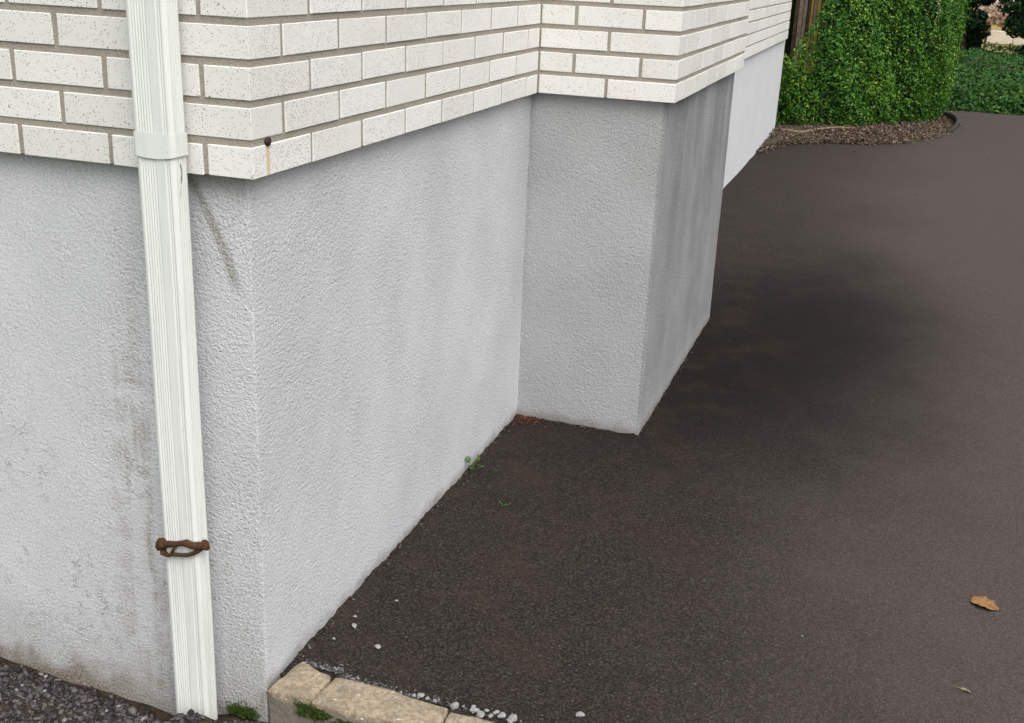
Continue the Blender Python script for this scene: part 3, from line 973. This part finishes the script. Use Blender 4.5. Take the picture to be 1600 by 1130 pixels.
# dry leaves
def dry_leaf(name, loc, rz, L, Wd, lobes, mat, label):
    n = 16
    V, F = [], []
    for i in range(n + 1):
        tt = i / n
        w = Wd * (math.sin(math.pi * min(1, tt * .97 + .02)) ** .65) * .5
        for side, kx in ((-1, 1.0), (1, .9)):
            ww = w * (1 + lobes * math.sin(tt * 19 + side) * .5 + lobes * .4 * random.uniform(-1, 1)) * kx
            for q in (1.0, .5):
                V.append((tt * L + random.uniform(-.0006, .0006), side * ww * q, .004 + (q * ww) ** 2 * 6 + .0022 * math.sin(tt * 5 + side) + random.uniform(-.0004, .0004)))
        V.append((tt * L, 0, .003 + .003 * math.sin(tt * 5)))
    for i in range(n):
        a, b = i * 5, i * 5 + 5
        for p, q in ((0, 1), (1, 4), (4, 3), (3, 2)):
            F.append((a + p, a + q, b + q, b + p))
    o = obj(name, mesh(name, V, F, True), mat, None, loc, label, 'leaf')
    o.rotation_euler = (0, 0, rz)
    sol = o.modifiers.new('thickness', 'SOLIDIFY'); sol.thickness = .0004
    v, f = tube_vf([(-.012, .001, .004), (0, 0, .0035), (L * .5, 0, .0058), (L * .95, 0, .003)], [.0009, .0009, .0007, .0003], 6)
    obj('stalk', mesh('stalk', v, f, True), mat, o)
    return o
dry_leaf('dry_leaf', (1.322, .902, 0), -.40, .064, .056, .30, M_LEAF, 'curled orange-brown dry leaf lying alone on the asphalt')
dry_leaf('dry_leaf', (1.288, .520, 0), -.25, .021, .009, .6, M_SCRAP, 'small pale leaf scrap on the asphalt at the lower right')

# ------------------------------------------------------------------ planting bed at the wall end
bed = [(-.02, 7.35), (.12, 7.95), (.40, 8.28), (.80, 8.42), (1.10, 8.72), (1.33, 9.25), (1.47, 9.85), (1.53, 10.5), (1.47, 11.4), (1.2, 12.2), (-1.4, 12.4), (-1.4, 8.7), (-.02, 8.66)]
bm = bmesh.new()
out = [bm.verts.new((x, y, .004)) for x, y in bed]
inn = [bm.verts.new((x * .88 + .05, y * .9 + .98, .035)) for x, y in bed]
c = bm.verts.new((.4, 10.2, .06))
n = len(bed)
for i in range(n):
    j = (i + 1) % n
    bm.faces.new((out[i], out[j], inn[j], inn[i]))
    bm.faces.new((inn[i], inn[j], c))
bmesh.ops.recalc_face_normals(bm, faces=bm.faces)
me = bpy.data.meshes.new('planting_bed'); bm.to_mesh(me); bm.free()
obj('planting_bed', me, M_MULCHSOIL, kind='structure')

def along(poly, k):
    """points along an open polyline with unit outward normals (to the right of travel)"""
    P = np.array(poly); seg = np.diff(P, axis=0); L = np.linalg.norm(seg, axis=1); C = np.r_[0, np.cumsum(L)]
    s = RNG.uniform(0, C[-1], k) if np.isscalar(k) else np.array(k) * C[-1]
    i = np.clip(np.searchsorted(C, s, 'right') - 1, 0, len(L) - 1)
    f = ((s - C[i]) / L[i])[:, None]
    p = P[i] * (1 - f) + P[i + 1] * f
    t = seg[i] / L[i][:, None]
    return p, np.stack([t[:, 1], -t[:, 0]], 1), s

p, nn, s = along(bed[:9], 14000)
inw = np.abs(RNG.normal(0, .30, len(p))) - np.abs(RNG.normal(0, .05, len(p)))
q = p - nn * inw[:, None]
P = np.stack([q[:, 0], q[:, 1], .008 + .10 * np.clip(inw, 0, .4) + RNG.uniform(0, .02, len(p))], 1)
ex = np.stack([RNG.uniform(.01, .9, 2600), RNG.uniform(7.9, 9.2, 2600), RNG.uniform(.012, .05, 2600)], 1)
ex = ex[ex[:, 1] > 7.85 + ex[:, 0] * .75]
P = np.concatenate([P, ex])
P = P[(P[:, 0] > .0) | (P[:, 1] > D3 + .03)]
obj('leaf_mulch', leaves_mesh('leaf_mulch', P, np.tile([0, 0, 1.0], (len(P), 1)), .021, .5, .25, .45), M_LITTER, label='brown leaf mulch strewn along the front of the hedge', kind='stuff', cat='mulch')

tw = [(.02, 8.74, .03), (.10, 8.52, .05), (.24, 8.50, .045), (.36, 8.72, .055), (.50, 8.84, .07), (.66, 8.98, .06)]
v, f = tube_vf(tw, [.014, .015, .013, .012, .010, .007], 8)
tw_o = obj('fallen_branch', mesh('fallen_branch', v, f, True), M_TWIG, None, None, 'long bent pale branch lying on the mulch below the hedge', 'branch')
v, f = tube_vf([(.50, 8.84, .07), (.47, 8.80, .10), (.44, 8.79, .13)], [.006, .005, .003], 6)
obj('side_shoot', mesh('side_shoot', v, f, True), M_TWIG, tw_o)

# black edging strip round the nose of the bed
V, F = [], []
ring = []
for k in range(22):
    a = math.radians(-62 + 150 * k / 21)
    ring.append((1.36 + .20 * math.cos(a), 10.25 + .72 * math.sin(a)))
for k, (x, y) in enumerate(ring):
    d = Vector((x - 1.36, (y - 10.25) * .3)).normalized()
    hgt = .07 * math.sin(math.pi * min(1, max(0, (k + 1.5) / 24))) ** .5
    for (o_, z) in ((.012, -.02), (.016, hgt), (-.012, hgt + .004), (-.014, -.02)):
        V.append((x + d.x * o_, y + d.y * o_, z))
for k in range(len(ring) - 1):
    for m_ in range(3):
        a = k * 4 + m_
        F.append((a, a + 1, a + 5, a + 4))
F.append((0, 1, 2, 3)); F.append(tuple(len(V) - 1 - i for i in range(4)))
obj('garden_edging', mesh('garden_edging', V, F, True), M_EDGING, None, None, 'curved black edging strip at the right end of the hedge bed', 'edging')

# ------------------------------------------------------------------ hedge
HP = [(-.60, 8.95), (-.06, 8.86), (.35, 9.05), (.80, 9.38), (1.12, 9.72), (1.34, 10.15), (1.42, 10.7), (1.36, 11.4), (1.05, 12.0), (.2, 12.3)]
HT = 1.95
def hedge_surface(k):
    p, nn, s = along(HP, k)
    z = .02 + (HT - .02) * RNG.uniform(0, 1, k) ** 1.05
    prof = -.10 * np.exp(-z / .12) + .06 * np.sin(np.clip(z / HT, 0, 1) * math.pi) - .30 * np.clip((z - 1.5) / .45, 0, 1) ** 2
    bulge = .070 * nwob(s, z, 1.5) + .045 * nwob(s, z, 4.5)
    return p, nn, s, z, prof + bulge
def hedge_keep(P):
    gap = (P[:, 1] < 9.6) & (P[:, 0] < .045 + .50 * np.clip(P[:, 2] - .66, 0, .45) + .03 * nwob(P[:, 2], P[:, 0], 4))
    gap &= P[:, 2] > .66
    return ~(((P[:, 0] < .012) & (P[:, 1] < D3 + .04)) | gap)
K = 74000
p, nn, s, z, off = hedge_surface(K)
dep = np.abs(RNG.normal(0, .055, K)) - .018
q = p + nn * (off - dep)[:, None]
P = np.stack([q[:, 0], q[:, 1], z], 1)
Nn = np.stack([nn[:, 0], nn[:, 1], np.full(K, .55)], 1)
hedge = obj('hedge', None, loc=(0, 0, 0), label='dense bright green clipped hedge behind the brown mulch at the wall end', cat='hedge')
keep = hedge_keep(P)
obj('foliage', leaves_mesh('hedge_foliage', P[keep], Nn[keep] * 1.1, .030, .48, .25, .75), M_HEDGE, hedge)
# shoots standing proud
K2 = 3200
p, nn, s, z, off = hedge_surface(K2)
q = p + nn * (off + np.abs(RNG.normal(.02, .02, K2)))[:, None]
P = np.stack([q[:, 0], q[:, 1], z], 1)
keep = hedge_keep(P)
obj('new_shoots', leaves_mesh('hedge_shoots', P[keep], np.stack([nn[:, 0], nn[:, 1], np.full(K2, 1.2)], 1)[keep], .030, .42, .25, .7),
    mat_island('shoot_leaf', [(0, (.06, .15, .015)), (.7, (.14, .24, .03)), (1, (.30, .32, .09))], .45, .4, None, .25), hedge)
# dark twiggy heart that closes the hedge
V, F = [], []
ss = np.linspace(0, 1, 40); zz = np.linspace(.0, HT - .25, 16)
pp, pn, _ = along(HP, ss)
for zi in zz:
    for a, b in zip(pp, pn):
        d = -.20 - .10 * math.exp(-zi / .12) - .25 * max(0, (zi - 1.3) / .4) ** 2 + .03 * wob(a[0] * 3, zi * 3)
        V.append((a[0] + b[0] * d, a[1] + b[1] * d + (.45 if a[0] < .40 and zi > .55 else 0), zi))
for i in range(len(zz) - 1):
    for k in range(39):
        F.append((i * 40 + k, i * 40 + k + 1, i * 40 + k + 41, i * 40 + k + 40))
V.append((.3, 10.8, HT - .2))
for k in range(39):
    F.append((15 * 40 + k, 15 * 40 + k + 1, len(V) - 1))
obj('inner_growth', mesh('hedge_heart', V, F, True), mat_simple('hedge_heart', (.010, .022, .008), (.022, .034, .014), 30, .95, .01, .1), hedge)
for (x, y) in ((.10, 9.35), (.45, 9.6), (.8, 9.95), (1.05, 10.4)):
    v, f = tube_vf([(x, y, 0), (x + .02, y - .05, .2), (x - .03, y - .1, .5), (x, y, .9)], [.03, .026, .02, .012], 8)
    obj('stem', mesh('hedge_stem', v, f, True), M_BARK, hedge)

# weathered boards between wall end and hedge
fence = obj('board_fence', None, loc=(.1, 9.28, 0), label='upright weathered and yellow boards wedged between wall end and hedge', cat='fence')
for i, (x, w, y, m_, top) in enumerate(((.012, .032, .0, M_BOARDB, 1.9), (.048, .036, .012, M_BOARDG, 1.95), (.084, .030, .02, M_BOARDG, 1.86), (.118, .022, .024, M_BOARDB, 1.9), (.142, .022, .03, M_BOARDY, 1.92), (.170, .026, .03, M_BOARDG, 1.9), (.200, .028, .035, M_BOARDY, 1.9), (.236, .04, .05, M_BOARDB, 1.9))):
    me = bev_box('board', w, .018, top + .1, .002, .001)
    o = obj('board', me, m_, fence, (x - .1, y - .02, top / 2 - .05))
    o.rotation_euler = (0, random.uniform(-.008, .008), random.uniform(-.15, .15))
v, f = box_vf(-.11, .14, .045, .075, 1.2, 1.27)
obj('rail', mesh('rail', v, f), M_BOARDB, fence)

# ------------------------------------------------------------------ ground cover beyond the drive
def cover_h(x, y):
    front = np.clip((y - 11.75 - .08 * nwob(x, y * 0, 2)) / .30, 0, 1)
    return (.24 + .09 * nwob(x, y, .9) + .05 * nwob(x, y, 2.6)) * np.sqrt(front) + .02 + .03 * nwob(x, y, 6) * front
K = 52000
x = RNG.uniform(.9, 7.0, K); y = 11.72 + 8.6 * RNG.uniform(0, 1, K) ** 1.5
z = cover_h(x, y) - np.abs(RNG.normal(0, .035, K))
P = np.stack([x, y, np.clip(z, .0, None)], 1)
K3 = 6000
xf = RNG.uniform(.9, 7.0, K3); hf = RNG.uniform(0, 1, K3)
yf = 11.74 + .08 * nwob(xf, xf * 0, 2) + .28 * hf ** 2 + RNG.normal(0, .02, K3)
P2 = np.stack([xf, yf, hf * .27], 1)
Nn = np.concatenate([np.tile([0, -.3, 1.0], (K, 1)), np.tile([0, -1.0, .4], (K3, 1))])
obj('ground_cover', leaves_mesh('ground_cover', np.concatenate([P, P2]), Nn, .052, .5, .2, .6), M_COVER, label='low leafy green ground cover filling the bed beyond the drive', kind='stuff', cat='ground cover')
obj('planting_soil', grid_mesh('planting_soil', np.linspace(.9, 7, 40), np.linspace(11.9, 20.4, 50), lambda X, Y: .02 + .55 * (cover_h(X, Y) - .06).clip(0)), M_MULCHSOIL, kind='structure')

# two dark shrubs
def shrub(name, cx, cy, rx, ry, z0, z1, n, leaf, label, seed):
    rs = np.random.default_rng(seed)
    root = obj(name, None, loc=(cx, cy, 0), label=label, cat='shrub')
    v, f = tube_vf([(0, 0, -.05), (.03, 0, z0 * .7 + .1), (-.02, .03, (z0 + z1) * .45), (0, 0, z1 * .85)], [.09, .075, .055, .02], 9)
    obj('trunk', mesh('trunk', v, f, True), M_BARK, root)
    P, Nn = [], []
    blobs = []
    for k in range(44):
        a = rs.uniform(0, 6.283); hz = rs.uniform(0, 1)
        r = math.sqrt(max(.05, 1 - (2 * hz - 1) ** 2)) ** .6 * rs.uniform(.55, .85)
        blobs.append((r * rx * math.cos(a), r * ry * math.sin(a), z0 + (z1 - z0) * (.04 + .86 * hz ** 1.3), rs.uniform(.15, .26) * (rx + ry)))
    for k, (bx, by, bz, br) in enumerate(blobs):
        m_ = n // len(blobs)
        d = rs.normal(0, 1, (m_, 3)); d /= np.linalg.norm(d, axis=1, keepdims=True)
        rr = br * (1 - np.abs(rs.normal(0, .22, (m_, 1))))
        P.append(np.array([[bx, by, bz]]) + d * rr * np.array([[1, 1, .8]])); Nn.append(d)
        v, f = tube_vf([(0, 0, max(.1, bz * .55)), (bx * .5, by * .5, bz * .85), (bx, by, bz)], [.03, .02, .008], 6)
        if k < 9:
            obj('limb', mesh('limb', v, f, True), M_BARK, root)
    P = np.concatenate(P); Nn = np.concatenate(Nn)
    obj('crown', leaves_mesh('crown', P, Nn + np.array([[0, 0, .4]]), leaf, .5, .2, .7), M_DARKLEAF, root)
    return root
shrub('dark_shrub', 1.85, 19.4, .36, .45, .02, 2.6, 18000, .085, 'dark green broad-leaved shrub just right of the hedge top', 4)
shrub('dark_shrub', 3.05, 18.6, .66, .55, .0, 2.7, 18000, .085, 'dark green shrub at the right edge of the picture', 9)

# ------------------------------------------------------------------ far garden
def tag_wall():
    g = obj('garden_wall', None, loc=(3.5, 27, 0), label='low cream garden wall seen between the dark shrubs', cat='wall')
    x = -.86
    for k in range(7):
        me = bev_box('block', .58, .22, .28, .008, .002)
        obj('block', me, M_CREAM, g, (x + .29, 0, .12))
        x += .59
tag_wall()
v, f = tube_vf([(0, 0, -.1), (0, 0, .26)], [.028, .026], 8)
v2, f2 = tube_vf([(0, 0, .26), (0, 0, .275)], [.034, .02], 8)
v, f = join_vf([(v, f), (v2, f2)])
obj('short_post', mesh('short_post', v, f), M_EDGING, None, (2.50, 24.2, -.02), 'short dark post standing on the yellow lawn', 'post')
fl = obj('flowering_shrub', None, loc=(3.1, 28.6, 0), label='pale pink flowering shrub above the cream garden wall', cat='shrub')
d = RNG.normal(0, 1, (2600, 3)); d /= np.linalg.norm(d, axis=1, keepdims=True)
P = d * RNG.uniform(.75, 1.0, (2600, 1)) * np.array([[.9, .5, .55]]) + np.array([[0, 0, .85]])
obj('blossom', leaves_mesh('blossom', P, d, .13, .8, .2, .6), M_PETAL, fl)
obj('foliage', leaves_mesh('blossom_leaves', P[:260] * .94 + np.array([[0, 0, .05]]), d[:260], .10, .5, .2, .6), M_COVER, fl)
v, f = tube_vf([(0, 0, -.05), (.02, 0, .4), (0, 0, .9)], [.05, .04, .02], 8)
obj('trunk', mesh('trunk', v, f, True), M_BARK, fl)
fh = obj('far_house', None, loc=(5, 40, 0), label='pale rendered house far behind the shrubs', cat='house')
v, f = box_vf(-7, 7, 0, 7, -.1, 3.0)
obj('wall', mesh('wall', v, f), M_CREAM, fh)
V = [(-7.4, -.4, 2.95), (7.4, -.4, 2.95), (7.4, 7.4, 2.95), (-7.4, 7.4, 2.95), (-7.4, 3.5, 5.2), (7.4, 3.5, 5.2)]
obj('roof', mesh('roof', V, [(0, 1, 5, 4), (2, 3, 4, 5), (0, 4, 3), (1, 2, 5), (0, 3, 2, 1)]), M_ROOF, fh)
for x in (-4.5, -.2, 3.8):
    v, f = box_vf(x - .6, x + .6, -.04, .05, .9, 2.2)
    wdw = obj('window', mesh('window', v, f), M_CREAM, fh)
    v, f = box_vf(x - .52, x + .52, -.05, .04, .98, 2.12)
    obj('pane', mesh('pane', v, f), M_GLASS, wdw)
